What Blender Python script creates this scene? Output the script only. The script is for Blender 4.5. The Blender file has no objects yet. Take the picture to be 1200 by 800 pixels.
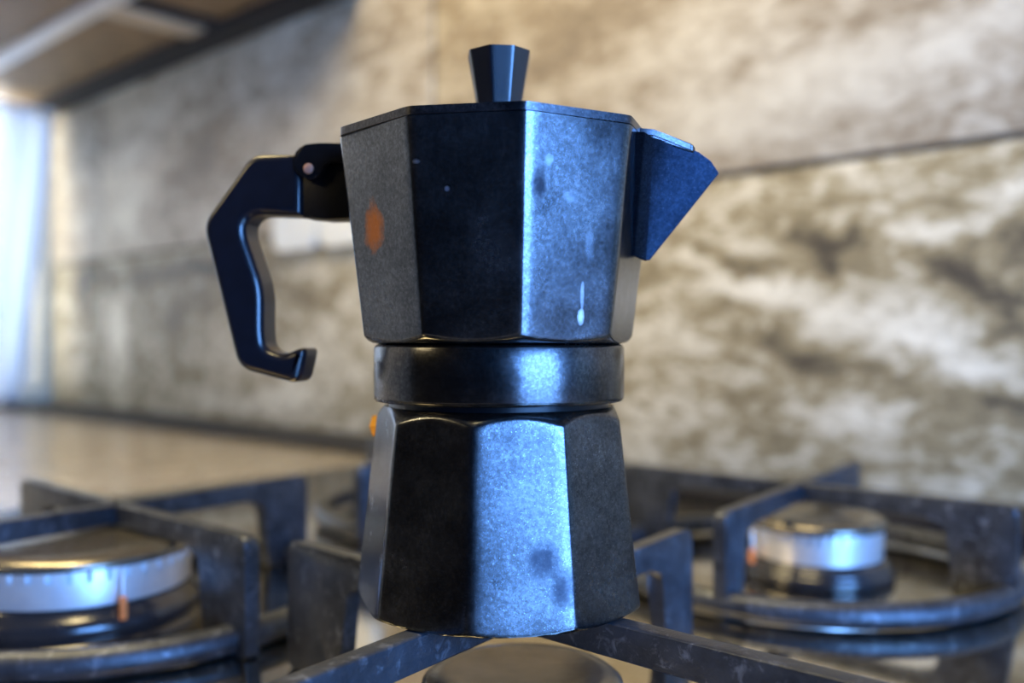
import bpy, bmesh, math, random
from math import sin, cos, pi, radians, sqrt
from mathutils import Vector, Matrix

random.seed(7)
C = bpy.context.scene.collection
SC = bpy.context.scene

# ------------------------------------------------------------------ camera
# World: x runs along the tiled wall, y runs towards it, z = 0 is the hob plate.
F = 1080.0                      # focal length in pixels of the 1200 px wide frame
HZ = 400.0
YAW = radians(42.2)             # the camera looks 42 degrees to the left of the wall's normal
ZC = 0.1214
cam_d = bpy.data.cameras.new('camera')
cam = bpy.data.objects.new('camera', cam_d)
C.objects.link(cam)
cam.location = (0, 0, ZC)
cam.rotation_euler = (pi / 2, 0, YAW)
cam_d.lens = 36.0 * F / 1200.0
cam_d.sensor_width = 36.0
cam_d.clip_start = 0.01
cam_d.dof.use_dof = True
cam_d.dof.focus_distance = 0.238
cam_d.dof.aperture_fstop = 6.0
SC.camera = cam

# ------------------------------------------------------------------ world, lights, exposure
SC.view_settings.view_transform = 'Standard'
SC.view_settings.look = 'None'
SC.view_settings.gamma = 1.0
SC.view_settings.use_curve_mapping = False
SC.view_settings.exposure = 0.0

world = bpy.data.worlds.new('daylight')
SC.world = world
world.use_nodes = True
bg = world.node_tree.nodes['Background']
bg.inputs['Color'].default_value = (0.62, 0.78, 1.0, 1)
bg.inputs['Strength'].default_value = 2.2


def area(name, loc, target, sx, sy, power, col):
    l = bpy.data.lights.new(name, 'AREA')
    l.shape = 'RECTANGLE'
    l.size = sx
    l.size_y = sy
    l.energy = power
    l.color = col
    o = bpy.data.objects.new(name, l)
    C.objects.link(o)
    o.location = loc
    d = Vector(target) - Vector(loc)
    o.rotation_euler = d.to_track_quat('-Z', 'Y').to_euler()
    return o


# daylight through the right-hand window, through the left-hand window, then two added warm fills
area('window_daylight_right', (1.27, -0.13, 0.36), (0.0, -0.13, 0.30), 0.90, 0.90, 70.0, (0.11, 0.36, 1.0))
area('window_daylight_left', (-1.985, 0.37, 0.32), (-0.5, 0.37, 0.2), 0.62, 0.56, 6.5, (1.0, 0.96, 0.90))
area('warm_fill_top', (-0.66, 0.02, 1.40), (-0.66, 0.45, 0.0), 1.4, 0.25, 30.0, (1.0, 0.79, 0.40))  # added fill without a fitting, warms the wall against the blue daylight
area('warm_fill_front', (-1.15, -1.30, 1.10), (-1.25, 0.75, 0.3), 0.5, 0.3, 8.0, (1.0, 0.79, 0.42))  # second added fill, out of view, lifts the wall below the cabinet


# ------------------------------------------------------------------ helpers
def W(X, Y):
    """camera frame (X right, Y forward) to world xy"""
    return (X * cos(YAW) - Y * sin(YAW), X * sin(YAW) + Y * cos(YAW))


def link(name, me, mat=None, parent=None, smooth=False):
    o = bpy.data.objects.new(name, me)
    C.objects.link(o)
    if mat is not None and not me.materials:
        me.materials.append(mat)
    if parent is not None:
        o.parent = parent
    if smooth:
        for p in me.polygons:
            p.use_smooth = True
    return o


def from_bm(name, bm, mat=None, parent=None, smooth=False, sharp=None):
    bmesh.ops.recalc_face_normals(bm, faces=bm.faces)
    if sharp is not None:
        a = radians(sharp)
        for e in bm.edges:
            if len(e.link_faces) == 2 and e.calc_face_angle(0) > a:
                e.smooth = False
        smooth = True
    me = bpy.data.meshes.new(name)
    bm.to_mesh(me)
    bm.free()
    return link(name, me, mat, parent, smooth)


def tag(o, label=None, cat=None, group=None, kind=None):
    if label: o['label'] = label
    if cat: o['category'] = cat
    if group: o['group'] = group
    if kind: o['kind'] = kind
    return o


def empty(name, loc, rz=0.0):
    o = bpy.data.objects.new(name, None)
    C.objects.link(o)
    o.location = loc
    o.rotation_euler = (0, 0, rz)
    o.empty_display_size = 0.02
    return o


def copy_tree(o, parent=None):
    c = o.copy()
    C.objects.link(c)
    if parent is not None:
        c.parent = parent
    for ch in [x for x in SC.objects if x.parent == o]:
        copy_tree(ch, c)
    return c


def box_bm(x0, x1, y0, y1, z0, z1, bev=0.0, seg=2, bm=None):
    b = bm or bmesh.new()
    vs = [b.verts.new((x, y, z)) for x in (x0, x1) for y in (y0, y1) for z in (z0, z1)]
    q = [(0, 1, 3, 2), (4, 6, 7, 5), (0, 4, 5, 1), (2, 3, 7, 6), (0, 2, 6, 4), (1, 5, 7, 3)]
    fs = [b.faces.new([vs[i] for i in f]) for f in q]
    if bev:
        es = list({e for f in fs for e in f.edges})
        bmesh.ops.bevel(b, geom=es, offset=bev, segments=seg, profile=0.6, affect='EDGES')
    return b


def box(name, x0, x1, y0, y1, z0, z1, mat, parent=None, bev=0.0):
    return from_bm(name, box_bm(x0, x1, y0, y1, z0, z1, bev), mat, parent, sharp=35 if bev else None)


def lathe_bm(prof, n=96, bm=None, a0=0.0, fn=None):
    """prof: list of (r, z); fn(theta, i, r) -> r overrides a radius; closed ends"""
    b = bm or bmesh.new()
    rings = []
    for i, (r, z) in enumerate(prof):
        ring = []
        for k in range(n):
            t = a0 + 2 * pi * k / n
            rr = fn(t, i, r) if fn else r
            ring.append(b.verts.new((rr * cos(t), rr * sin(t), z)))
        rings.append(ring)
    for i in range(len(rings) - 1):
        for k in range(n):
            b.faces.new((rings[i][k], rings[i][(k + 1) % n], rings[i + 1][(k + 1) % n], rings[i + 1][k]))
    b.faces.new(list(reversed(rings[0])))
    b.faces.new(rings[-1])
    return b


def ring_bm(R, r, z, n=96, m=14, sq=1.0, bm=None):
    b = bm or bmesh.new()
    rows = []
    for k in range(n):
        t = 2 * pi * k / n
        row = []
        for j in range(m):
            p = 2 * pi * j / m
            rr = R + r * cos(p)
            row.append(b.verts.new((rr * cos(t), rr * sin(t), z + r * sq * sin(p))))
        rows.append(row)
    for k in range(n):
        for j in range(m):
            b.faces.new((rows[k][j], rows[(k + 1) % n][j], rows[(k + 1) % n][(j + 1) % m], rows[k][(j + 1) % m]))
    return b


def prism_bm(pts, axis_o, e, t, half, bev=0.0, seg=3):
    """pts: (r, z) outline in the vertical plane through axis_o along e; extruded +-half along t"""
    b = bmesh.new()
    A = [b.verts.new(axis_o + e * r + t * half + Vector((0, 0, z))) for r, z in pts]
    B = [b.verts.new(axis_o + e * r - t * half + Vector((0, 0, z))) for r, z in pts]
    n = len(pts)
    fa = b.faces.new(A)
    fb = b.faces.new(list(reversed(B)))
    for i in range(n):
        b.faces.new((A[(i + 1) % n], A[i], B[i], B[(i + 1) % n]))
    if bev:
        es = list({ed for f in (fa, fb) for ed in f.edges})
        bmesh.ops.bevel(b, geom=es, offset=bev, segments=seg, profile=0.5, affect='EDGES', clamp_overlap=True)
    return b


def soft_prism_bm(pts, e, t, half, b, seg=6):
    """like prism_bm but with rolled edges made by insetting the outline"""
    n = len(pts)
    area2 = sum(pts[i][0] * pts[(i + 1) % n][1] - pts[(i + 1) % n][0] * pts[i][1] for i in range(n))
    sg = 1 if area2 > 0 else -1
    nor = []
    for i in range(n):
        a, p, c = Vector(pts[i - 1]), Vector(pts[i]), Vector(pts[(i + 1) % n])
        d1, d2 = (p - a).normalized(), (c - p).normalized()
        n1, n2 = Vector((-d1.y, d1.x)) * sg, Vector((-d2.y, d2.x)) * sg
        m = (n1 + n2).normalized()
        nor.append(m / max(.6, m.dot(n1)))
    bm = bmesh.new()
    rows = []
    lev = [(b * (1 - sin(pi / 2 * k / seg)), half - b * (1 - cos(pi / 2 * k / seg))) for k in range(seg + 1)]   # (inset, offset)
    for ins, off in lev + [(i, -o) for i, o in reversed(lev)]:
        rows.append([bm.verts.new(e * (p[0] + m.x * ins) + t * off + Vector((0, 0, p[1] + m.y * ins))) for p, m in zip(pts, nor)])
    for u, v in zip(rows[:-1], rows[1:]):
        for i in range(n):
            bm.faces.new((u[i], u[(i + 1) % n], v[(i + 1) % n], v[i]))
    bm.faces.new(rows[0]); bm.faces.new(list(reversed(rows[-1])))
    return bm


def catmull(pts, k=5, closed=True):
    out = []
    n = len(pts)
    for i in range(n):
        p0, p1, p2, p3 = (pts[(i + j) % n] for j in (-1, 0, 1, 2))
        for s in range(k):
            t = s / k
            out.append(tuple(0.5 * ((2 * b) + (-a + c) * t + (2 * a - 5 * b + 4 * c - d) * t * t + (-a + 3 * b - 3 * c + d) * t ** 3)
                             for a, b, c, d in zip(p0, p1, p2, p3)))
    return out


def round_poly(pts, rads, seg=5):
    """replace each corner with an arc-like quadratic"""
    out = []
    n = len(pts)
    for i in range(n):
        p, a, b = Vector(pts[i]), Vector(pts[i - 1]), Vector(pts[(i + 1) % n])
        r = rads[i] if isinstance(rads, (list, tuple)) else rads
        if r <= 0:
            out.append(tuple(p)); continue
        da, db = (a - p), (b - p)
        r1 = min(r, da.length * 0.48); r2 = min(r, db.length * 0.48)
        s, e = p + da.normalized() * r1, p + db.normalized() * r2
        for k in range(seg + 1):
            t = k / seg
            out.append(tuple(s * (1 - t) ** 2 + p * 2 * t * (1 - t) + e * t * t))
    return out


# ------------------------------------------------------------------ materials
class NT:
    def __init__(self, name):
        self.m = bpy.data.materials.new(name)
        self.m.use_nodes = True
        self.t = self.m.node_tree
        self.n = self.t.nodes
        self.b = self.n['Principled BSDF']
        tc = self.n.new('ShaderNodeTexCoord')
        self.co = tc.outputs['Object']

    def l(self, a, b):
        self.t.links.new(a, b)

    def val(self, node_in, v):
        if hasattr(v, 'is_output') or isinstance(v, bpy.types.NodeSocket):
            self.l(v, node_in)
        else:
            node_in.default_value = v

    def math(self, op, a, b=None, c=None, clamp=False):
        n = self.n.new('ShaderNodeMath')
        n.operation = op
        n.use_clamp = clamp
        self.val(n.inputs[0], a)
        if b is not None: self.val(n.inputs[1], b)
        if c is not None: self.val(n.inputs[2], c)
        return n.outputs[0]

    def noise(self, scale, detail=4, rough=0.55, co=None, dist=0.0, out='Fac', vscale=None):
        n = self.n.new('ShaderNodeTexNoise')
        n.inputs['Scale'].default_value = scale
        n.inputs['Detail'].default_value = detail
        n.inputs['Roughness'].default_value = rough
        n.inputs['Distortion'].default_value = dist
        c = co or self.co
        if vscale:
            mp = self.n.new('ShaderNodeMapping')
            mp.inputs['Scale'].default_value = vscale
            self.l(c, mp.inputs['Vector'])
            c = mp.outputs[0]
        self.l(c, n.inputs['Vector'])
        return n.outputs[out]

    def ramp(self, fac, stops):
        n = self.n.new('ShaderNodeValToRGB')
        e = n.color_ramp.elements
        while len(e) < len(stops): e.new(0.5)
        for el, (p, c) in zip(e, stops):
            el.position = p
            el.color = (*c, 1) if isinstance(c, (tuple, list)) else (c, c, c, 1)
        self.l(fac, n.inputs['Fac'])
        return n.outputs['Color']

    def mix(self, fac, a, b, mode='MIX'):
        n = self.n.new('ShaderNodeMix')
        n.data_type = 'RGBA'
        n.blend_type = mode
        self.val(n.inputs[0], fac)
        for i, v in ((6, a), (7, b)):
            if isinstance(v, (tuple, list)): n.inputs[i].default_value = (*v, 1)
            else: self.l(v, n.inputs[i])
        return n.outputs[2]

    def bump(self, h, strength=0.2, dist=0.001):
        n = self.n.new('ShaderNodeBump')
        n.inputs['Strength'].default_value = strength
        n.inputs['Distance'].default_value = dist
        self.l(h, n.inputs['Height'])
        self.l(n.outputs[0], self.b.inputs['Normal'])

    def set(self, **k):
        for key, v in k.items():
            key = key.replace('_', ' ')
            s = self.b.inputs[key]
            if isinstance(v, bpy.types.NodeSocket): self.l(v, s)
            elif isinstance(v, (tuple, list)): s.default_value = (*v, 1) if len(v) == 3 else v
            else: s.default_value = v
        return self

    def xyz(self):
        s = self.n.new('ShaderNodeSeparateXYZ')
        self.l(self.co, s.inputs[0])
        return s.outputs

    def blob(self, a, b, ca, cb, ang, sa, sb, amp, power=1.0):
        """soft ellipse in the (a, b) coordinate plane"""
        da = self.math('SUBTRACT', a, ca)
        db = self.math('SUBTRACT', b, cb)
        c, s = cos(ang), sin(ang)
        p = self.math('MULTIPLY_ADD', da, c / sa, self.math('MULTIPLY', db, s / sa))
        q = self.math('MULTIPLY_ADD', da, -s / sb, self.math('MULTIPLY', db, c / sb))
        d = self.math('MULTIPLY_ADD', p, p, self.math('MULTIPLY', q, q))
        g = self.math('EXPONENT', self.math('MULTIPLY', d, -power))
        return self.math('MULTIPLY', g, amp)


def plain(name, col, rough=0.5, metal=0.0, bump=0.0, bscale=300, var=0.15, **k):
    t = NT(name)
    f = t.noise(bscale * 0.3, 5)
    c = t.mix(t.ramp(f, [(0.3, 0.0), (0.7, 1.0)]), tuple(x * (1 - var) for x in col), tuple(min(1, x * (1 + var)) for x in col))
    t.set(Base_Color=c, Roughness=rough, Metallic=metal)
    if bump: t.bump(t.noise(bscale, 4), bump, 0.0006)
    t.set(**k)
    return t.m


# black enamelled aluminium of the pot, with speckle and fine grain
def pot_metal(name, base, rough, speck=0.5, stains=(), bmp=0.12):
    t = NT(name)
    x = t.xyz()
    cloud = t.noise(45, 5, 0.65)
    fine = t.noise(1400, 3, 0.7)
    grit = t.ramp(t.noise(2600, 2, 0.6), [(0.66, 0.0), (0.74, 1.0)])
    c = t.mix(t.ramp(cloud, [(0.35, 0.0), (0.7, 1.0)]), tuple(v * 0.72 for v in base), tuple(v * 1.25 for v in base))
    gr = t.ramp(t.noise(900, 4, 0.8), [(0.32, 0.62), (0.50, 1.0), (0.68, 1.6)])
    c = t.mix(1.0, c, gr, 'MULTIPLY')
    worn = t.math('MULTIPLY', t.ramp(t.noise(75, 6, 0.75, dist=0.4), [(0.50, 0.0), (0.72, 1.0)]), t.ramp(t.noise(1300, 3, 0.8), [(0.40, 0.0), (0.62, 1.0)]))
    c = t.mix(t.math('MULTIPLY', worn, speck * 1.6), c, tuple(min(1, v * 2.6) for v in base))
    c = t.mix(t.math('MULTIPLY', grit, speck), c, (0.60, 0.62, 0.68))
    r = t.math('MULTIPLY_ADD', t.math('SUBTRACT', cloud, 0.5), 0.28, rough)
    metal = 1.0
    for (cx, cy, cz, rx, rz, amp, col, hard) in stains:
        # stains are small patches on one facet, located in 3D
        n = t.math('MULTIPLY', t.math('SUBTRACT', t.noise(260, 4, 0.6), 0.5), 1.7)
        d = None
        for s, ce, rr in ((x[0], cx, rx), (x[1], cy, rx * 1.6), (x[2], cz, rz)):
            q = t.math('DIVIDE', t.math('SUBTRACT', s, ce), rr)
            q = t.math('MULTIPLY', q, q)
            d = q if d is None else t.math('ADD', d, q)
        d = t.math('ADD', d, n)
        m = t.ramp(d, [(0.0, 1.0), (hard, 0.0)])
        m = t.math('MULTIPLY', m, amp)
        c = t.mix(m, c, col)
        r = t.math('MULTIPLY_ADD', m, 0.25, r)
    t.set(Base_Color=c, Roughness=r, Metallic=metal)
    t.bump(fine, bmp, 0.0001)
    return t.m


M = {}
M['black_plastic'] = plain('black_plastic', (0.004, 0.005, 0.009), 0.28, 0.0, 0.05, 900, 0.2, Specular_IOR_Level=0.6)
M['black_metal'] = plain('black_metal', (0.004, 0.004, 0.005), 0.32, 0.0, 0.1, 900, 0.2, Specular_IOR_Level=0.25)
M['knob_plastic'] = plain('knob_plastic', (0.004, 0.005, 0.008), 0.25, 0.0, 0.05, 900, 0.2, Specular_IOR_Level=0.8)
M['pin'] = plain('pin_metal', (0.60, 0.34, 0.25), 0.5, 0.6)
M['brass'] = plain('brass', (0.95, 0.42, 0.05), 0.35, 0.6)


def iron_mat():
    t = NT('cast_iron')
    f = t.noise(60, 6, 0.65)
    w = t.ramp(t.noise(220, 5, 0.7, dist=0.6), [(0.55, 0.0), (0.72, 1.0)])
    c = t.mix(t.ramp(f, [(0.3, 0.0), (0.75, 1.0)]), (0.022, 0.025, 0.031), (0.08, 0.09, 0.11))
    c = t.mix(t.math('MULTIPLY', w, 0.42), c, (0.40, 0.44, 0.52))
    t.set(Base_Color=c, Metallic=0.55, Roughness=t.math('MULTIPLY_ADD', f, 0.3, 0.25))
    t.bump(t.noise(700, 4, 0.7), 0.35, 0.0006)
    return t.m


M['iron'] = iron_mat()
M['enamel'] = plain('black_enamel', (0.02, 0.02, 0.023), 0.18, 0.0, 0.03, 300, 0.2, Specular_IOR_Level=0.8)
M['cap'] = plain('burner_cap_enamel', (0.22, 0.20, 0.16), 0.25, 0.8, 0.08, 400, 0.2)
M['aluminium'] = plain('burner_aluminium', (0.92, 0.93, 0.96), 0.42, 0.75, 0.05, 300, 0.1)
M['electrode'] = plain('electrode_orange', (0.9, 0.25, 0.06), 0.4)


def steel_mat():
    t = NT('hob_steel')
    s = t.noise(260, 3, 0.6, vscale=(0.05, 1, 1))
    c = t.mix(s, (0.50, 0.45, 0.36), (0.66, 0.60, 0.50))
    t.set(Base_Color=c, Metallic=1.0, Roughness=t.math('MULTIPLY_ADD', s, 0.05, 0.06))
    return t.m


M['steel'] = steel_mat()
M['counter'] = plain('counter_stone', (0.34, 0.30, 0.25), 0.22, 0.0, 0.03, 120, 0.25, Specular_IOR_Level=0.9)
M['dark_strip'] = plain('dark_strip', (0.012, 0.012, 0.015), 0.5, 0.0, 0.03, 200, 0.3, Specular_IOR_Level=0.2)
M['grout'] = plain('grout', (0.075, 0.058, 0.040), 0.9, 0.0, 0.3, 400)
M['paint'] = plain('room_paint', (0.10, 0.085, 0.065), 0.8, 0.0, 0.1, 100, 0.06)
M['paint_pale'] = plain('pale_paint', (0.72, 0.66, 0.50), 0.7, 0.0, 0.1, 100, 0.06)
M['paint_dark'] = plain('dark_room_paint', (0.02, 0.018, 0.017), 0.8, 0.0, 0.1, 100, 0.06)
M['white_frame'] = plain('window_frame_white', (0.75, 0.74, 0.70), 0.4)
M['floor'] = plain('floor_tile', (0.045, 0.033, 0.022), 0.5, 0.0, 0.1, 60)
M['cab'] = plain('cabinet_board', (0.27, 0.175, 0.08), 0.55, 0.0, 0.08, 80, 0.3)
M['cab_black'] = plain('cabinet_shadow_gap', (0.015, 0.012, 0.01), 0.7)
M['strip'] = plain('cabinet_pale_strip', (0.80, 0.78, 0.74), 0.35, 0.2)
M['rail'] = plain('cabinet_rail', (0.62, 0.50, 0.34), 0.5)
M['socket'] = plain('socket_cream', (0.97, 0.96, 0.84), 0.3, 0.0, 0.0, 200, 0.03)
M['socket_dark'] = plain('socket_hole', (0.12, 0.11, 0.08), 0.6)


def curtain_mat():
    t = NT('curtain_cloth')
    t.set(Base_Color=t.mix(t.noise(8, 3), (0.82, 0.86, 0.92), (0.95, 0.96, 0.97)), Roughness=0.8)
    tr = t.n.new('ShaderNodeBsdfTranslucent')
    tr.inputs['Color'].default_value = (0.85, 0.92, 1, 1)
    mx = t.n.new('ShaderNodeMixShader')
    mx.inputs[0].default_value = 0.45
    out = t.n['Material Output']
    t.l(t.b.outputs[0], mx.inputs[1])
    t.l(tr.outputs[0], mx.inputs[2])
    t.l(mx.outputs[0], out.inputs['Surface'])
    return t.m


M['curtain'] = curtain_mat()


def glass_mat():
    t = NT('window_glass')
    t.set(Base_Color=(1, 1, 1), Roughness=0.0, Transmission_Weight=1.0, IOR=1.02)
    return t.m


M['glass'] = glass_mat()


def tile_mat(name, blobs, lo, mid, hi, contrast=1.0, shift=0.5):
    t = NT(name)
    X = t.xyz()
    warp = t.noise(9, 5, 0.6, out='Color')
    sep = t.n.new('ShaderNodeSeparateXYZ')
    t.l(warp, sep.inputs[0])
    a = t.math('MULTIPLY_ADD', t.math('SUBTRACT', sep.outputs[0], 0.5), 0.11, X[0])
    b = t.math('MULTIPLY_ADD', t.math('SUBTRACT', sep.outputs[1], 0.5), 0.09, X[2])
    big = t.noise(6, 6, 0.62, dist=0.5, vscale=(1, 1, 2.2))
    med = t.noise(30, 6, 0.68, dist=0.8, vscale=(0.7, 1, 1.4))
    v = t.math('MULTIPLY_ADD', t.math('SUBTRACT', big, 0.5), 0.75 * contrast, shift)
    v = t.math('MULTIPLY_ADD', t.math('SUBTRACT', med, 0.5), 1.15 * contrast, v)
    tiny = t.noise(85, 5, 0.7, dist=0.5, vscale=(0.7, 1, 1.3))
    v = t.math('MULTIPLY_ADD', t.math('SUBTRACT', tiny, 0.5), 0.85 * contrast, v)
    for bl in blobs:
        v = t.math('ADD', v, t.blob(a, b, *bl))
    c = t.ramp(v, [(0.05, lo), (0.42, mid), (0.62, tuple((m + h) / 2 for m, h in zip(mid, hi))), (0.95, hi)])
    t.set(Base_Color=c, Roughness=0.5, Specular_IOR_Level=0.35)
    t.bump(med, 0.15, 0.001)
    return t.m


LO, MID, HI = (0.075, 0.062, 0.045), (0.32, 0.26, 0.145), (0.90, 0.84, 0.66)
# blobs: (x, z, angle, half length, half width, amplitude); x runs along the wall
low_blobs = [
    (-0.33, 0.198, -0.3, 0.030, 0.018, -0.60), (-0.30, 0.215, 0.9, 0.018, 0.008, -0.35),
    (-0.40, 0.187, -0.25, 0.045, 0.010, -0.40),
    (-0.22, 0.160, -0.45, 0.090, 0.012, -0.42), (-0.15, 0.185, -0.35, 0.06, 0.025, -0.30),
    (-0.40, 0.168, -0.30, 0.060, 0.010, 0.40), (-0.27, 0.130, -0.40, 0.070, 0.012, 0.35),
    (-0.20, 0.110, -0.4, 0.06, 0.012, 0.30), (-0.23, 0.205, 0.15, 0.07, 0.010, 0.28), (-0.16, 0.235, 0.2, 0.05, 0.008, 0.3),
    (-0.36, 0.120, -0.2, 0.06, 0.012, -0.25), (-0.27, 0.095, -0.3, 0.05, 0.008, -0.25), (-0.18, 0.075, -0.5, 0.05, 0.008, -0.25),
    (-0.30, 0.060, -0.2, 0.05, 0.02, 0.14),
    # left part, seen far away
    (-1.78, 0.225, 1.57, 0.09, 0.055, -0.40), (-1.45, 0.235, 0.0, 0.28, 0.018, -0.36), (-1.28, 0.17, 0.0, 0.16, 0.03, -0.22),
    (-1.62, 0.12, 1.57, 0.12, 0.03, 0.35), (-1.20, 0.03, 0.1, 0.16, 0.02, 0.28), (-1.05, 0.12, 0.6, 0.1, 0.02, 0.16),
    (-1.44, 0.15, 1.3, 0.06, 0.04, -0.2),
]
up_blobs = [
    (-1.35, 0.42, 0.4, 0.10, 0.05, -0.22), (-1.05, 0.36, 0.0, 0.14, 0.05, 0.12), (-0.62, 0.42, 0.2, 0.10, 0.03, -0.16),
    (-0.35, 0.33, 0.1, 0.18, 0.025, 0.16), (-0.45, 0.40, 0.0, 0.08, 0.03, 0.12), (-0.18, 0.40, 0.1, 0.16, 0.02, -0.16),
    (-1.60, 0.36, 0.3, 0.08, 0.07, 0.22), (-1.22, 0.31, 0, 0.16, 0.03, 0.18), (-0.30, 0.46, 0, 0.3, 0.03, -0.15),
]
M['tile_low'] = tile_mat('stone_tile_lower', low_blobs, LO, MID, HI, 0.95, 0.50)
M['tile_up'] = tile_mat('stone_tile_upper', up_blobs, LO, (0.37, 0.295, 0.195), HI, 0.62, 0.50)

# ------------------------------------------------------------------ the room
ROOM_X0, ROOM_X1, ROOM_Y0, ROOM_Y1 = -1.93, 1.25, -1.70, 0.755
FLOOR, CEIL = -0.90, 1.50


def struct(o):
    o['kind'] = 'structure'
    return o


struct(box('floor', ROOM_X0 - .1, ROOM_X1 + .1, ROOM_Y0 - .1, ROOM_Y1 + .1, FLOOR - .05, FLOOR, M['floor']))
struct(box('ceiling', ROOM_X0 - .1, ROOM_X1 + .1, ROOM_Y0 - .1, ROOM_Y1 + .1, CEIL, CEIL + .05, M['paint']))
wall_back = struct(box('wall_back', ROOM_X0 - .1, ROOM_X1 + .1, ROOM_Y1, ROOM_Y1 + .08, FLOOR, CEIL, M['grout']))
struct(box('wall_front', ROOM_X0 - .1, ROOM_X1 + .1, ROOM_Y0 - .08, ROOM_Y0, FLOOR, CEIL, M['paint_dark']))


def wall_with_hole(name, x0, x1, y0, y1, z0, z1, mat):
    bm = bmesh.new()
    box_bm(x0, x1, ROOM_Y0, y0, FLOOR, CEIL, bm=bm)
    box_bm(x0, x1, y1, ROOM_Y1, FLOOR, CEIL, bm=bm)
    box_bm(x0, x1, y0, y1, FLOOR, z0, bm=bm)
    box_bm(x0, x1, y0, y1, z1, CEIL, bm=bm)
    return struct(from_bm(name, bm, mat))


wall_with_hole('wall_left', ROOM_X0 - .08, ROOM_X0, 0.02, 0.725, 0.03, 0.80, M['paint_pale'])
wall_with_hole('wall_right', ROOM_X1, ROOM_X1 + .08, -0.62, 0.36, -0.10, 0.84, M['paint_dark'])


def window(name, x, y0, y1, z0, z1, s):
    r = empty(name, (x, (y0 + y1) / 2, z0))
    struct(r)
    w = (y1 - y0) / 2
    h = z1 - z0
    t = 0.035
    box('window_frame', -.02, .02, -w, -w + t, 0, h, M['white_frame'], r, .003)
    box('window_frame', -.02, .02, w - t, w, 0, h, M['white_frame'], r, .003)
    box('window_frame', -.02, .02, -w + t, w - t, 0, t, M['white_frame'], r, .003)
    box('window_frame', -.02, .02, -w + t, w - t, h - t, h, M['white_frame'], r, .003)
    box('pane', -.003, .003, -w + t, w - t, t, h - t, M['glass'], r)
    return r


window('window_1', ROOM_X0 - .05, 0.02, 0.725, 0.03, 0.80, 1)
window('window_2', ROOM_X1 + .05, -0.62, 0.36, -0.10, 0.84, -1)

# tiled splashback: large stone-look tiles with recessed dark joints, each tile a piece of the wall
JZ, JW = 0.2725, 0.006
xs = [-1.705 - 0.90, -1.705, -0.805, 0.095, 0.995, 1.9]
rows = [(0.0, JZ - JW / 2, 'tile_low'), (JZ + JW / 2, 0.62, 'tile_up')]
for z0, z1, mt in rows:
    for a, b in zip(xs[:-1], xs[1:]):
        x0, x1 = max(a + .0025, ROOM_X0), min(b - .0025, ROOM_X1)
        if x1 - x0 < 0.02: continue
        box('tile', x0, x1, ROOM_Y1 - .006, ROOM_Y1 + .001, z0, z1, M[mt], wall_back, .0012)

# worktop, dark strip along the wall, hob
wt = box('worktop', ROOM_X0, ROOM_X1, -0.12, 0.749, -0.045, -0.004, M['counter'], bev=.003)
tag(wt, 'continuous glossy beige-grey kitchen worktop running along the tiled wall under the hob', 'worktop')
cabb = box('base_cabinet', ROOM_X0 + .001, ROOM_X1 - .001, -0.09, 0.749, FLOOR, -0.0455, M['cab'])
tag(cabb, 'brown base cabinet carrying the worktop and the hob', 'cabinet')
st = box('trim_1', ROOM_X0, ROOM_X1, 0.640, 0.7485, -0.0035, 0.0025, M['dark_strip'], bev=.002)
struct(st)

hob = empty('gas_hob', (-0.32, 0.30, -0.0035))
tag(hob, 'polished steel gas hob plate reflecting the tiles, under the four pan supports', 'hob')
hb = box('hob_plate', -0.40, 0.42, -0.335, 0.333, 0.0, 0.0035, M['steel'], hob, .0012)
knob_b = lathe_bm([(0.0175, 0), (0.018, .002), (0.0165, .016), (0.015, .018)], 40)
kn = from_bm('control_knob', knob_b, M['black_metal'], hob, sharp=40)
kn.location = (0.36, -0.27, 0.0035)
for i in range(1, 4):
    k2 = kn.copy(); C.objects.link(k2); k2.parent = hob
    k2.location = (0.36, -0.27 + i * 0.055, 0.0035)

# ------------------------------------------------------------------ pan supports (cast iron, thin bars on edge)
GZ = ZC - 0.0744              # top of the bars
AX = 0.0                      # arm direction along x
AV = math.atan2(0.994, -0.118)


def arm_bm(ang, L, w=0.030, th=0.0062, hgt=0.0095):
    """bar on edge from the centre outwards, turned down at its end into a flat leg"""
    e = Vector((cos(ang), sin(ang), 0))
    t = Vector((-sin(ang), cos(ang), 0))
    pts = [(0.0, GZ), (L, GZ), (L, 0.0005), (L - w + .003, 0.0005), (L - w, GZ - hgt - .012), (L - w, GZ - hgt), (0.0, GZ - hgt)]
    pts = round_poly(pts, [0, .005, .002, .002, 0, .016, 0])
    return prism_bm(pts, Vector((0, 0, 0)), e, t, th / 2, .0009, 2)


def pan_support(loc, L, w, label, ring=True):
    r = empty('pan_support', (loc[0], loc[1], 0.0))
    tag(r, label, 'pan support', 'cast iron pan supports of the hob')
    for k, a in enumerate((AX, AV, AX + pi, AV + pi)):
        from_bm('arm', arm_bm(a, L[k], w[k]), M['iron'], r, sharp=40)
    if ring: from_bm('foot_ring', ring_bm(0.101, 0.0058, 0.0062, 120, 12), M['iron'], r, smooth=True)
    return r


# arm order: towards the right (+x), away (towards wall), left, near
pan_support(W(-0.00, .272), (.125, .120, .110, .135), (.03, .026, .034, .03),
            'dark cast iron pan support carrying the coffee pot in the foreground', False)
pan_support(W(-.182, .427), (.112, .112, .112, .112), (.034, .03, .03, .03),
            'dark cast iron pan support over the large burner at the left')
pan_support(W(.152, .488), (.105, .108, .112, .106), (.03, .030, .034, .022),
            'dark cast iron pan support over the burner at the right by the wall')
pan_support(W(-.03, .645), (.11, .11, .11, .11), (.03, .03, .03, .03),
            'dark cast iron pan support mostly hidden behind the coffee pot')


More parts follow.
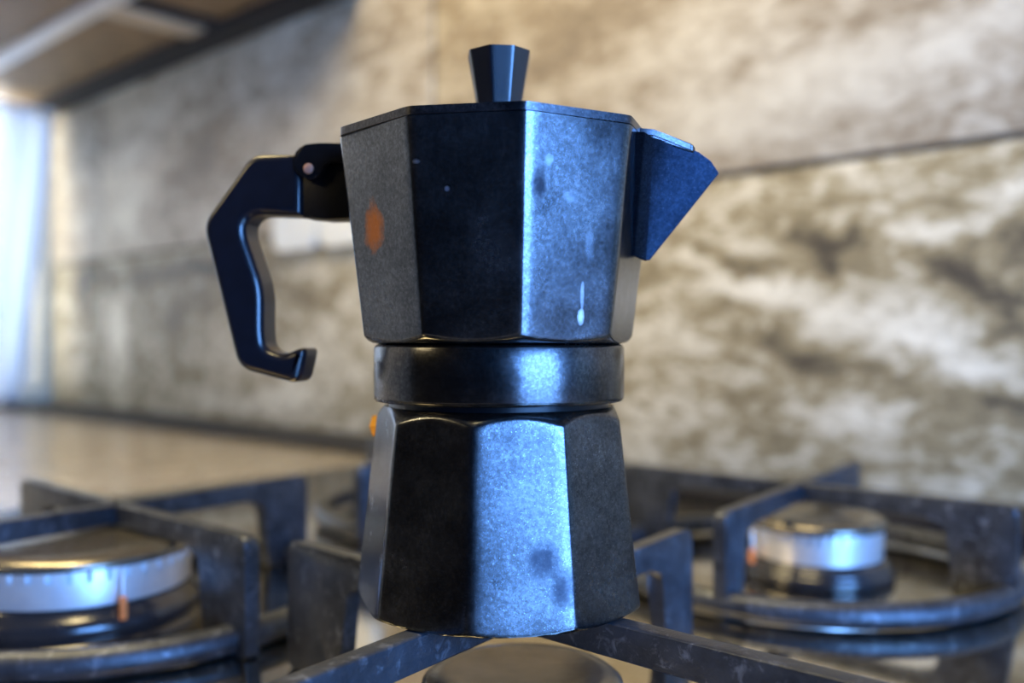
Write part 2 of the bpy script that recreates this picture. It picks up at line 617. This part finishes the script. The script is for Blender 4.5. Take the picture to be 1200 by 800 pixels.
# ------------------------------------------------------------------ burners
def burner(loc, R, z0, z1, z2, label, sparks=(0,), nslot=40):
    r = empty('gas_burner', (loc[0], loc[1], 0.0))
    tag(r, label, 'burner', 'gas burners of the hob')
    base = lathe_bm([(R * 1.14, .0002), (R * 1.15, .002), (R * 1.14, .0042), (R * 1.10, .0052), (R * 1.10, z0 * .55), (R * 1.08, z0 * .75),
                     (R * 1.05, z0 * .8), (R * 1.0, z0)], 96)
    from_bm('burner_base', base, M['enamel'], r, sharp=50)
    n = nslot * 6

    def fn(t, i, rr):
        k = int(round((t) / (2 * pi) * n)) % 6
        return rr - (0.0035 if (i in (3, 4) and k in (0,)) else 0.0)
    head = lathe_bm([(R * .90, z0), (R * .97, z0 + .0005), (R * .985, z0 + (z1 - z0) * .70), (R * .985, z0 + (z1 - z0) * .74), (R * .985, z1)], n, fn=fn)
    # short slots at the upper edge only: ring 2 is where they start
    from_bm('burner_head', head, M['aluminium'], r, sharp=30)
    cap = lathe_bm([(R * .90, z1), (R * 1.02, z1 + .0002), (R * 1.035, z1 + .0012), (R * 1.02, z1 + (z2 - z1) * .6), (R * .95, z2 - .0006), (R * .80, z2),
                    (R * .62, z2 - .0010), (R * .30, z2 - .0012), (R * .05, z2 - .0012)], 96)
    from_bm('burner_cap', cap, M['cap'], r, sharp=60)
    for a in sparks:
        px, py = cos(a) * R * 1.09, sin(a) * R * 1.09
        b = lathe_bm([(.0015, z0 * .72), (.0016, z0 + .001), (.0014, z0 + (z1 - z0) * .25), (.0008, z0 + (z1 - z0) * .28)], 20)
        o = from_bm('spark_electrode', b, M['electrode'], r, sharp=40)
        o.location = (px, py, 0)
        b = lathe_bm([(.0007, z0 + (z1 - z0) * .28), (.0007, z0 + (z1 - z0) * .85), (.0004, z0 + (z1 - z0) * .9)], 12)
        q = from_bm('electrode_tip', b, M['aluminium'], o, sharp=40)
    return r


def ang_w(dx, dy):
    x, y = W(dx, dy)
    return math.atan2(y, x)


burner(W(.0030, .268), .0285, .012, .020, .0255, 'small dark capped burner directly beneath the coffee pot', (ang_w(0, 1),))
burner(W(-.188, .400), .047, .017, .032, .037, 'large burner with bright slotted ring at the far left', (ang_w(.75, -.80), ang_w(-.9, -.5)))
burner(W(.1600, .485), .034, .010, .0255, .031, 'medium burner with bright aluminium ring at the right', (ang_w(-.96, -.25),))
burner(W(-.030, .645), .030, .010, .022, .027, 'burner hidden behind the coffee pot near the wall', (0,))

# ------------------------------------------------------------------ wall cabinet at the upper left
cab = empty('wall_cabinet', (-1.30, 0.60, 0.583))
tag(cab, 'brown wall cabinet seen from below at the upper left, above the tiles', 'cabinet')
box('bottom_panel', -0.62, 0.36, -0.20, 0.148, 0.004, 0.022, M['cab'], cab, .002)
box('body', -0.62, 0.36, -0.20, 0.148, 0.022, 0.70, M['cab'], cab)
box('light_strip', -0.62, 0.36, -0.058, -0.030, -0.006, 0.004, M['strip'], cab, .002)
box('shadow_gap', -0.62, 0.36, 0.104, 0.1485, -0.012, 0.004, M['cab_black'], cab)
box('cross_rail', 0.002, 0.052, -0.030, 0.1035, -0.004, 0.0035, M['rail'], cab, .002)
box('cross_gap', 0.060, 0.092, -0.030, 0.1035, -0.002, 0.0035, M['cab_black'], cab)
box('front_panel', -0.62, 0.36, -0.218, -0.2005, -0.020, 0.70, M['cab'], cab, .002)

# ------------------------------------------------------------------ curtain and socket
def curtain():
    bm = bmesh.new()
    nz, ny = 26, 90
    g = []
    for i in range(nz + 1):
        f = i / nz
        z = 0.56 - f * 0.555
        ymax = 0.728 - 0.062 * f ** 1.1
        ymin = 0.10
        row = []
        for j in range(ny + 1):
            s = j / ny
            y = ymin + (ymax - ymin) * s
            x = -1.865 + 0.030 * sin(s * 2 * pi * 9 + 0.5 * sin(f * 3)) * (0.6 + 0.4 * f) + 0.006 * sin(s * 43)
            row.append(bm.verts.new((x, y, z)))
        g.append(row)
    for i in range(nz):
        for j in range(ny):
            bm.faces.new((g[i][j], g[i][j + 1], g[i + 1][j + 1], g[i + 1][j]))
    o = from_bm('curtain', bm, M['curtain'], smooth=True)
    md = o.modifiers.new('thickness', 'SOLIDIFY')
    md.thickness = 0.0015
    return o


root = empty('window_curtain', (0, 0, 0))
tag(root, 'thin white pleated curtain hanging at the window on the far left', 'curtain')
cu = curtain(); cu.name = 'cloth'; cu.parent = root
rod = lathe_bm([(.006, -.36), (.006, .36)], 20)
rd = from_bm('rod', rod, M['white_frame'], root, sharp=40)
rd.rotation_euler = (pi / 2, 0, 0); rd.location = (-1.865, 0.37, 0.566)

sock = empty('wall_socket', (-1.02, ROOM_Y1 - .006, 0.294))
tag(sock, 'pale cream double wall plate on the tiles, seen through the pot handle', 'socket')
for k in range(2):
    x0 = -0.105 + k * 0.108
    pts = round_poly([(x0, -.047), (x0 + .102, -.047), (x0 + .102, .047), (x0, .047)], .022, 8)
    b = prism_bm(pts, Vector((0, -.006, 0)), Vector((1, 0, 0)), Vector((0, 1, 0)), .006, .002, 2)
    pl = from_bm('plate', b, M['socket'], sock, sharp=40)
    for dx in (-.010, .010):
        q = prism_bm(round_poly([(-.0025, -.0025), (.0025, -.0025), (.0025, .0025), (-.0025, .0025)], .0024, 4),
                     Vector((x0 + .051 + dx, -.0122, .005)), Vector((1, 0, 0)), Vector((0, 1, 0)), .0004)
        from_bm('socket_hole', q, M['socket_dark'], pl)

# ------------------------------------------------------------------ the coffee pot
# Local frame of the pot: x to the right and y away as the camera sees it, z measured from its foot.
D, AXX = 0.27, -0.00375
PZ = ZC - GZ                      # height of the lens above the foot = 0.0744
wx, wy = W(AXX, D)
pot = empty('moka_pot', (wx, wy, GZ + 0.0002), YAW)
tag(pot, 'black octagonal stovetop coffee pot standing on the front pan support', 'coffee pot')


def solve_angle(px, R):
    """azimuth (0 = towards the camera, + = right) of a corner at radius R seen at column px"""
    k = (px - 600) / F
    lo, hi = -pi / 2 + .12, pi / 2 - .12
    g = lambda t: (AXX + R * sin(t)) / (D - R * cos(t)) - k
    for _ in range(60):
        m = (lo + hi) / 2
        if g(m) > 0: hi = m
        else: lo = m
    return (lo + hi) / 2


def eight(angs):
    """complete four visible corner azimuths with four evenly spread hidden ones"""
    a = sorted(angs)
    gap = (2 * pi - (a[-1] - a[0])) / 5
    return a + [a[-1] + gap * k for k in range(1, 5)]


def az(t):      # azimuth -> local unit vector
    return Vector((sin(t), -cos(t), 0))


def facet_solid(corners, prof, cone, p=95.0, name='body', mat=None, parent=None, dens=11, steps=None):
    """tapered faceted solid. prof(z) -> corner radius; cone(z) -> turned limiting radius; steps = z rows"""
    n = 8
    mids, halfs = [], []
    for i in range(n):
        a, b = corners[i], corners[(i + 1) % n] + (2 * pi if i == n - 1 else 0)
        mids.append((a + b) / 2); halfs.append((b - a) / 2)
    cols = []
    for i in range(n):
        a, b = mids[i] - halfs[i], mids[i] + halfs[i]
        for k in range(2 * dens):
            s = k / (2 * dens)
            s = 0.5 - 0.5 * cos(pi * s)          # denser near the corners
            s = 0.5 - 0.5 * cos(pi * s)
            cols.append(a + (b - a) * s)
    bm = bmesh.new()
    rings = []
    for z in steps:
        R = prof(z)
        Rc = cone(z)
        row = []
        for t in cols:
            acc = 0.0
            for m, h in zip(mids, halfs):
                c = cos(t - m) / (R * cos(h))
                if c > 0: acc += c ** p / (1e3 ** 0)
            r = acc ** (-1.0 / p)
            pr = 160.0
            base = max(1 / r, 1 / Rc)
            r = 1 / (base * ((1 / r / base) ** pr + (1 / Rc / base) ** pr) ** (1 / pr))
            v = az(t) * r
            row.append(bm.verts.new((v.x, v.y, z)))
        rings.append(row)
    N = len(cols)
    for i in range(len(rings) - 1):
        for k in range(N):
            bm.faces.new((rings[i][k], rings[i][(k + 1) % N], rings[i + 1][(k + 1) % N], rings[i + 1][k]))
    bm.faces.new(list(reversed(rings[0])))
    bm.faces.new(rings[-1])
    return from_bm(name, bm, mat, parent, sharp=32)


def lerp(a, b, t): return a + (b - a) * t


def spaced(a, b, n): return [a + (b - a) * i / n for i in range(n + 1)]


# base chamber
RB = 0.0430
cb = eight([solve_angle(p, RB) for p in (441, 547, 676, 752)])
zb_top = PZ - 0.0186
base_prof = lambda z: lerp(RB, 0.0366, min(1, z / 0.055))


def base_cone(z):
    top = 0.0335 + (zb_top - z) * 0.95
    bot = 0.0392 + 0.0034 * sqrt(max(0, 1 - (1 - min(1, z / .0030)) ** 2)) + z * 0.35
    return max(.01, min(top, bot))


stz = spaced(0, .003, 8) + spaced(.004, zb_top - .010, 14) + spaced(zb_top - .0095, zb_top, 22)
bmid, bh = (cb[1] + cb[2]) / 2, (cb[2] - cb[1]) / 2


def on_facet(px, py, mid, apoth):
    d = Vector(((px - 600) / F, 1, (HZ - py) / F))
    n = az(mid)
    o = Vector((-AXX, -D, PZ))
    return o + d * ((apoth - o.dot(n)) / d.dot(n))


sb1, sb2 = on_facet(638, 660, bmid, .0415 * cos(bh)), on_facet(660, 690, bmid, .0422 * cos(bh))
st_base = [(sb1.x, sb1.y, sb1.z, .0050, .0055, 0.80, (0.03, 0.033, 0.045), 1.7),
           (sb2.x, sb2.y, sb2.z, .0040, .0060, 0.80, (0.03, 0.033, 0.045), 1.7)]
mb = pot_metal('pot_base_metal', (0.10, 0.104, 0.112), 0.24, 0.60, st_base)
facet_solid(cb, base_prof, base_cone, name='water_chamber', mat=mb, parent=pot, steps=stz)

# neck and turned collar
zc0, zc1 = PZ - 0.0172, PZ - 0.0008
mc = pot_metal('pot_collar_metal', (0.10, 0.10, 0.105), 0.24, 0.08)
neck = lathe_bm([(.0325, zb_top - .001), (.0318, zb_top + .0005), (.0322, zc0 + .0010)], 128)
from_bm('neck', neck, M['black_metal'], pot, sharp=40)
RC = 0.0363
col = lathe_bm([(RC - .003, zc0), (RC - .0006, zc0 + .0001), (RC - .0001, zc0 + .0006), (RC, zc0 + .0014), (RC + .0001, (zc0 + zc1) / 2), (RC, zc1 - .0012),
                (RC - .0005, zc1 - .0004), (RC - .0015, zc1), (RC - .0040, zc1 + .0002)], 160)
from_bm('collar', col, mc, pot, sharp=50)

# upper chamber
RT = 0.0467
cu_ = eight([solve_angle(p, RT) for p in (397, 478, 617, 740)])
z_u0, z_u1 = PZ - 0.0008, PZ + 0.0560
up_prof = lambda z: lerp(0.0397, RT, (z - z_u0) / (z_u1 - z_u0))
up_cone = lambda z: 0.0352 + 0.0040 * sqrt(max(0, 1 - (1 - min(1, (z - z_u0) / .0045)) ** 2)) + (z - z_u0) * 0.55
stz = spaced(z_u0, z_u0 + .005, 16) + spaced(z_u0 + .0056, z_u0 + .012, 12) + spaced(z_u0 + .016, z_u1, 12)


def on_pot(px, py, ang_mid, apoth):
    """local point of pixel (px, py) on a facet plane with normal azimuth ang_mid and distance apoth"""
    d = Vector(((px - 600) / F, 1, (HZ - py) / F))
    n = az(ang_mid)
    o = Vector((-AXX, -D, PZ))
    t = (apoth - o.dot(n)) / d.dot(n)
    return o + d * t


def facet(cs, i): return (cs[i] + cs[i + 1]) / 2, (cs[i + 1] - cs[i]) / 2


fl, fh = facet(cu_, 0)
orange = on_pot(437, 268, fl, 0.0440 * cos(fh))
fr, frh = facet(cu_, 2)
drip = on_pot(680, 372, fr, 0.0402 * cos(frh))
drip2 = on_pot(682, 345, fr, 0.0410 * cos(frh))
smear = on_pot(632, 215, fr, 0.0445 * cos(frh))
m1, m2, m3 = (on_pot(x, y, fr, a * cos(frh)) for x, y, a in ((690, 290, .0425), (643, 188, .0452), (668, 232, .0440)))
fm, fmh = facet(cu_, 1)
dot1 = on_pot(524, 222, fm, 0.0445 * cos(fmh))
dot2 = on_pot(488, 190, fm, 0.0450 * cos(fmh))
white = (0.85, 0.88, 0.92)
st_up = [
    (orange.x, orange.y, orange.z, .0046, .0075, 0.75, (0.70, 0.20, 0.02), 1.6),
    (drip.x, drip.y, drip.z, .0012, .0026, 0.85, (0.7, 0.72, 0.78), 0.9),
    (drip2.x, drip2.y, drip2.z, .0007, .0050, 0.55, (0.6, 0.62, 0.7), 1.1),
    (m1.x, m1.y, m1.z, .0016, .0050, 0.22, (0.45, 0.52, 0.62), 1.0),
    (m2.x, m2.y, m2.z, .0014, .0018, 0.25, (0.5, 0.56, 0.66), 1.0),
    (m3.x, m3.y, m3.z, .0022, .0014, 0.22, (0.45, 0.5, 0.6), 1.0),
    (smear.x, smear.y, smear.z, .0022, .0060, 0.9, (0.02, 0.02, 0.025), 1.0),
    (dot1.x, dot1.y, dot1.z, .0009, .0009, 0.8, (0.5, 0.52, 0.65), 0.8),
    (dot2.x, dot2.y, dot2.z, .0012, .0008, 0.7, (0.5, 0.52, 0.6), 0.8),
]
mu = pot_metal('pot_upper_metal', (0.13, 0.137, 0.15), 0.24, 0.30, st_up)
facet_solid(cu_, up_prof, up_cone, name='coffee_chamber', mat=mu, parent=pot, steps=stz)

# spout: an inverted wedge on the facet facing right
eS = az(radians(78)); tS = Vector((-eS.y, eS.x, 0))          # tS points away from the camera
sp = bmesh.new()
S = lambda r, w, z: eS * r + tS * w + Vector((0, 0, PZ + z))
top = [S(.0405, -.0175, .0555), S(.0435, -.0172, .0553), S(.0455, -.0118, .0548), S(.0515, -.0078, .0540), S(.0573, -.0042, .0520), S(.0606, -.0021, .0498), S(.0628, -.0006, .0466),
       S(.0628, .0006, .0466), S(.0606, .0021, .0498), S(.0573, .0042, .0520), S(.0515, .0078, .0540), S(.0455, .0118, .0548), S(.0435, .0172, .0553), S(.0405, .0175, .0555)]
tv = [sp.verts.new(p) for p in top]
bot = [S(.0370, -.0020, .0240), S(.0395, -.0020, .0240), S(.0425, -.0010, .0228), S(.0430, -.0009, .0228), S(.0434, -.0005, .0228), S(.0436, -.0003, .0228), S(.0437, -.0002, .0228),
       S(.0437, .0002, .0228), S(.0436, .0003, .0228), S(.0434, .0005, .0228), S(.0430, .0009, .0228), S(.0425, .0010, .0228), S(.0395, .0020, .0240), S(.0370, .0020, .0240)]
bv = [sp.verts.new(p) for p in bot]
for i in range(len(tv)):
    j = (i + 1) % len(tv)
    sp.faces.new((tv[i], tv[j], bv[j], bv[i]))
for i in range(6):
    sp.faces.new((tv[i], tv[i + 1], tv[12 - i], tv[13 - i]))
sp.faces.new(list(reversed(bv)))
bmesh.ops.recalc_face_normals(sp, faces=sp.faces)
bmesh.ops.bevel(sp, geom=[e for e in sp.edges if e.calc_face_angle(0) > 0.6], offset=.0003, segments=2, affect='EDGES', clamp_overlap=True)
msp = pot_metal('pot_spout_metal', (0.014, 0.024, 0.042), 0.34, 0.1)
from_bm('spout', sp, msp, pot, sharp=24)

# lid with its faceted rim, spout cover, hinge tab; knob
RL = 0.0474
ml = pot_metal('pot_lid_metal', (0.08, 0.08, 0.09), 0.30, 0.3)
zl = PZ + 0.0561
cl = eight([solve_angle(p, RL) for p in (396.5, 478, 617, 741)])
lid_prof = lambda z: lerp(RL, RL - .0003, 1) if z <= zl + .0021 else lerp(RL - .0006, .012, (z - zl - .0021) / .0052)
big = lambda z: 0.08
lid = facet_solid(cl, lid_prof, big, name='lid', mat=ml, parent=pot, dens=8,
                  steps=[zl, zl + .0003, zl + .0018, zl + .0021, zl + .0023] + spaced(zl + .003, zl + .0072, 4))
cov = bmesh.new()
cp = [(.0400, .0125, .0578), (.0455, .0118, .0574), (.0555, .0062, .0540), (.0563, .0048, .0536)]
ringp = [S(r, -w, z) for r, w, z in cp] + [S(r, w, z) for r, w, z in reversed(cp)]
a_ = [cov.verts.new(p) for p in ringp]
b_ = [cov.verts.new(p - Vector((0, 0, .0022))) for p in ringp]
cov.faces.new(a_); cov.faces.new(list(reversed(b_)))
for i in range(len(a_)):
    j = (i + 1) % len(a_)
    cov.faces.new((a_[j], a_[i], b_[i], b_[j]))
bmesh.ops.recalc_face_normals(cov, faces=cov.faces)
bmesh.ops.bevel(cov, geom=list(cov.edges), offset=.0004, segments=2, affect='EDGES', clamp_overlap=True)
from_bm('spout_cover', cov, ml, lid, sharp=30)

ck = eight([solve_angle(p, .0098) for p in (550, 574, 603, 621)])
kz0, kz1 = PZ + .0618, PZ + .0838
kprof = lambda z: lerp(.0060, .0098, max(0, (z - kz0 - .001) / (kz1 - kz0 - .001)))
kcone = lambda z: .0110 if z < kz1 - .0006 else .0110 - .0012 * ((z - kz1 + .0006) / .0006) ** 2
facet_solid(ck, kprof, kcone, p=70, name='lid_knob', mat=M['knob_plastic'], parent=pot, dens=6,
            steps=[kz0, kz0 + .001] + spaced(kz0 + .002, kz1 - .0014, 5) + spaced(kz1 - .0012, kz1, 5))

# handle: outlines measured on its near face, a vertical plane through the axis pointing left and a little away
eH = az(radians(-102)); tH = Vector((eH.y, -eH.x, 0))
if tH.y > 0: tH = -tH                                       # tH points towards the camera


def on_plane(px, py, half):
    d = Vector(((px - 600) / F, 1, (HZ - py) / F))
    o = Vector((-AXX, -D, PZ))
    t = (half - o.dot(tH)) / d.dot(tH)
    p = o + d * t
    return (p.dot(eH), p.z)


TH = .0058
hp = [(356, 182), (297, 182), (239, 263), (281, 432), (352, 451), (361.5, 409), (352, 408), (334, 417), (313, 410), (309.5, 392), (310, 338), (286, 268), (298, 252), (356, 254)]
hp = [on_plane(x, y, TH - .0022) for x, y in hp]
hr = [0, .0040, .0045, .0045, .0035, .0030, .0030, .0035, .0050, .004, .0050, .0050, .0040, 0]
hb_ = soft_prism_bm(round_poly(hp, hr, 6), eH, tH, TH, .0026)
hd = from_bm('handle', hb_, M['black_plastic'], pot, sharp=50)
wn = hd.modifiers.new('normals', 'WEIGHTED_NORMAL'); wn.keep_sharp = True; wn.weight = 100
bp = [on_plane(x, y, .0048) for x, y in [(354, 186), (440, 180), (440, 257), (378, 257), (354, 255)]]
from_bm('handle_bracket', prism_bm(bp, Vector((0, 0, 0)), eH, tH, .0048, .0006, 2), M['black_metal'], pot, sharp=40)
tp = [(425, 169), (372, 168), (350, 171), (343, 186), (347, 205), (362, 212), (373, 209), (382, 190), (425, 190)]
tp = [on_plane(x, y, .0068) for x, y in tp]
tab = from_bm('hinge_tab', prism_bm(round_poly(tp, [0, .004, .003, .004, .004, .004, .003, .001, 0], 5), Vector((0, 0, 0)), eH, tH, .0068, .0005, 2), M['black_metal'], lid, sharp=40)
pr, pz = on_plane(361, 198, .0072)
pts = [(pr + .0016 * cos(k * pi / 8), pz + .0016 * sin(k * pi / 8)) for k in range(16)]
from_bm('hinge_pin', prism_bm(pts, Vector((0, 0, 0)), eH, tH, .0074, .0004, 2), M['pin'], pot, sharp=40)

# brass safety valve, peeping out behind the left of the water chamber
va = radians(-113)
vb = lathe_bm([(.0052, 0), (.0052, .004), (.0038, .0045), (.0036, .0095), (.0020, .0105)], 6)
vo = from_bm('safety_valve', vb, M['brass'], pot, sharp=30)
vd = az(va)
vo.rotation_euler = vd.to_track_quat('Z', 'Y').to_euler()
vo.location = vd * .0325 + Vector((0, 0, PZ - .0262))
